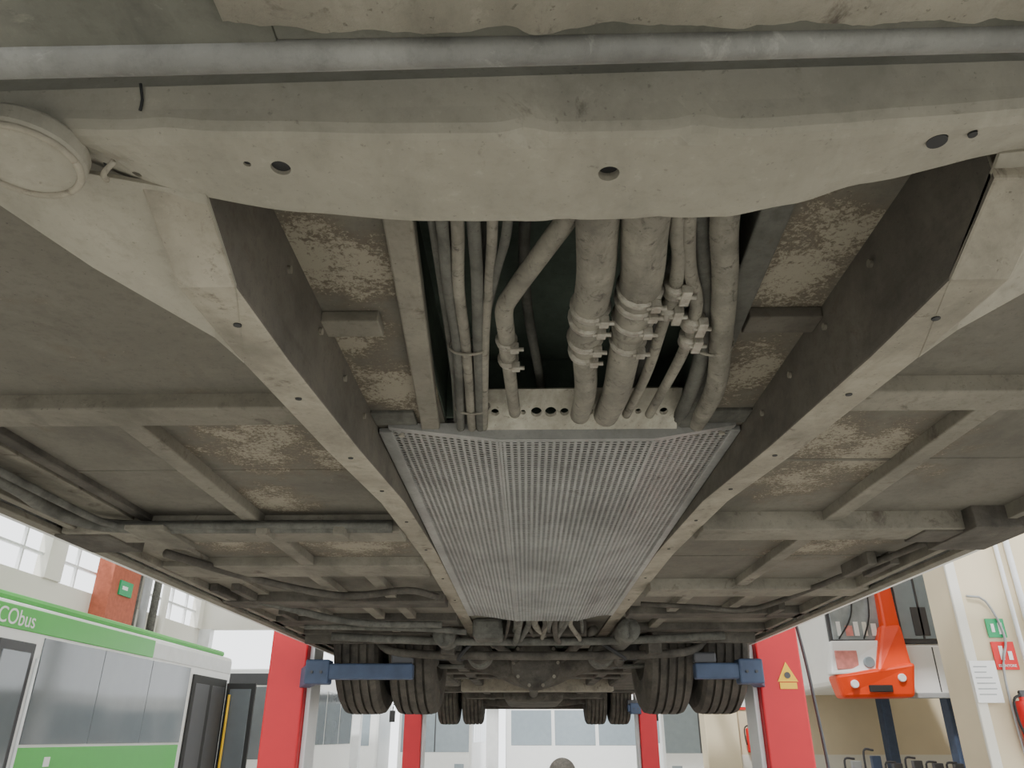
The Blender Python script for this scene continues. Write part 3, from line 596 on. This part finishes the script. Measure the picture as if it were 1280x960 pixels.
for k,y_ in enumerate((13.4,15.9)): box(f'lift_post_{k}',6.76,6.94,y_,y_+.25,0,2.4,M['blue'],OB,.02); box(f'lift_post_foot_{k}',6.3,7.3,y_-.2,y_+.5,0,.06,M['blue'],OB,.01)
# workbench with tools
WBn=group('workbench',(5.4,12,0))
box('bench_top',4.3,6.4,11.7,12.3,1.13,1.19,M['grey'],WBn,.01)
for k,(x,y_) in enumerate(((4.35,11.75),(6.3,11.75),(4.35,12.2),(6.3,12.2))): box(f'leg_{k}',x,x+.06,y_,y_+.06,0,1.13,M['dgrey'],WBn)
for k in range(7):
    x=4.4+k*.28; hh=random.uniform(.08,.25)
    tube(f'tool_stand_{k}',[(x,11.9,1.19),(x+.02,11.9,1.19+hh),(x+.15,11.9,1.19+hh)],.015,M['dgrey'],WBn,step=.03,seg=8); box(f'tool_body_{k}',x+.1,x+.22,11.85,11.95,1.19,1.22+hh*.6,M[random.choice(['dgrey','grey','blue'])],WBn,.01)
def sidebus(name,x0,x1,y0,y1,glass='glassl'):
    g=group(name,((x0+x1)/2,(y0+y1)/2,0))
    box('body_shell',x0,x1,y0,y1,.32,3.0,M['white'],g,.1)
    n=int((x1-x0)/1.5); w=(x1-x0-.4)/n
    for k in range(n): box(f'side_window_{k}',x0+.2+k*w,x0+.2+(k+1)*w-.12,y0-.012,y0+.01,1.35,2.5,M[glass],g,.01)
    for k,xx in enumerate((x0+2,x1-2.5)):
        tube(f'wheel_{k}',[(xx,y0-.01,.48),(xx,y0+.27,.48)],.48,M['tyre'],g,step=.1,seg=28)
        tube(f'offside_wheel_{k}',[(xx,y1-.27,.48),(xx,y1+.01,.48)],.48,M['tyre'],g,step=.1,seg=28)
    return g
bus('white_bus',-4.2,-1.8,27,36,.32,3.0,'white',glass='glassl')
sidebus('white_bus',-.8,9,30,32.4)
bus('white_bus',4.0,6.3,25.2,29.2,.32,3.0,'white',glass='glassl')
sidebus('white_bus',-13,-5,28,30.4)
# ------------------------------------------------------------------ light
w=bpy.data.worlds.new('world'); scene.world=w; w.use_nodes=True
bg=w.node_tree.nodes['Background']; bg.inputs[0].default_value=(.95,.98,1,1); bg.inputs[1].default_value=3.0
sd=bpy.data.lights.new('sun','SUN'); sd.energy=3.5; sd.angle=.05; so=link(bpy.data.objects.new('sun',sd)); so.rotation_euler=(R(40),0,R(-20))
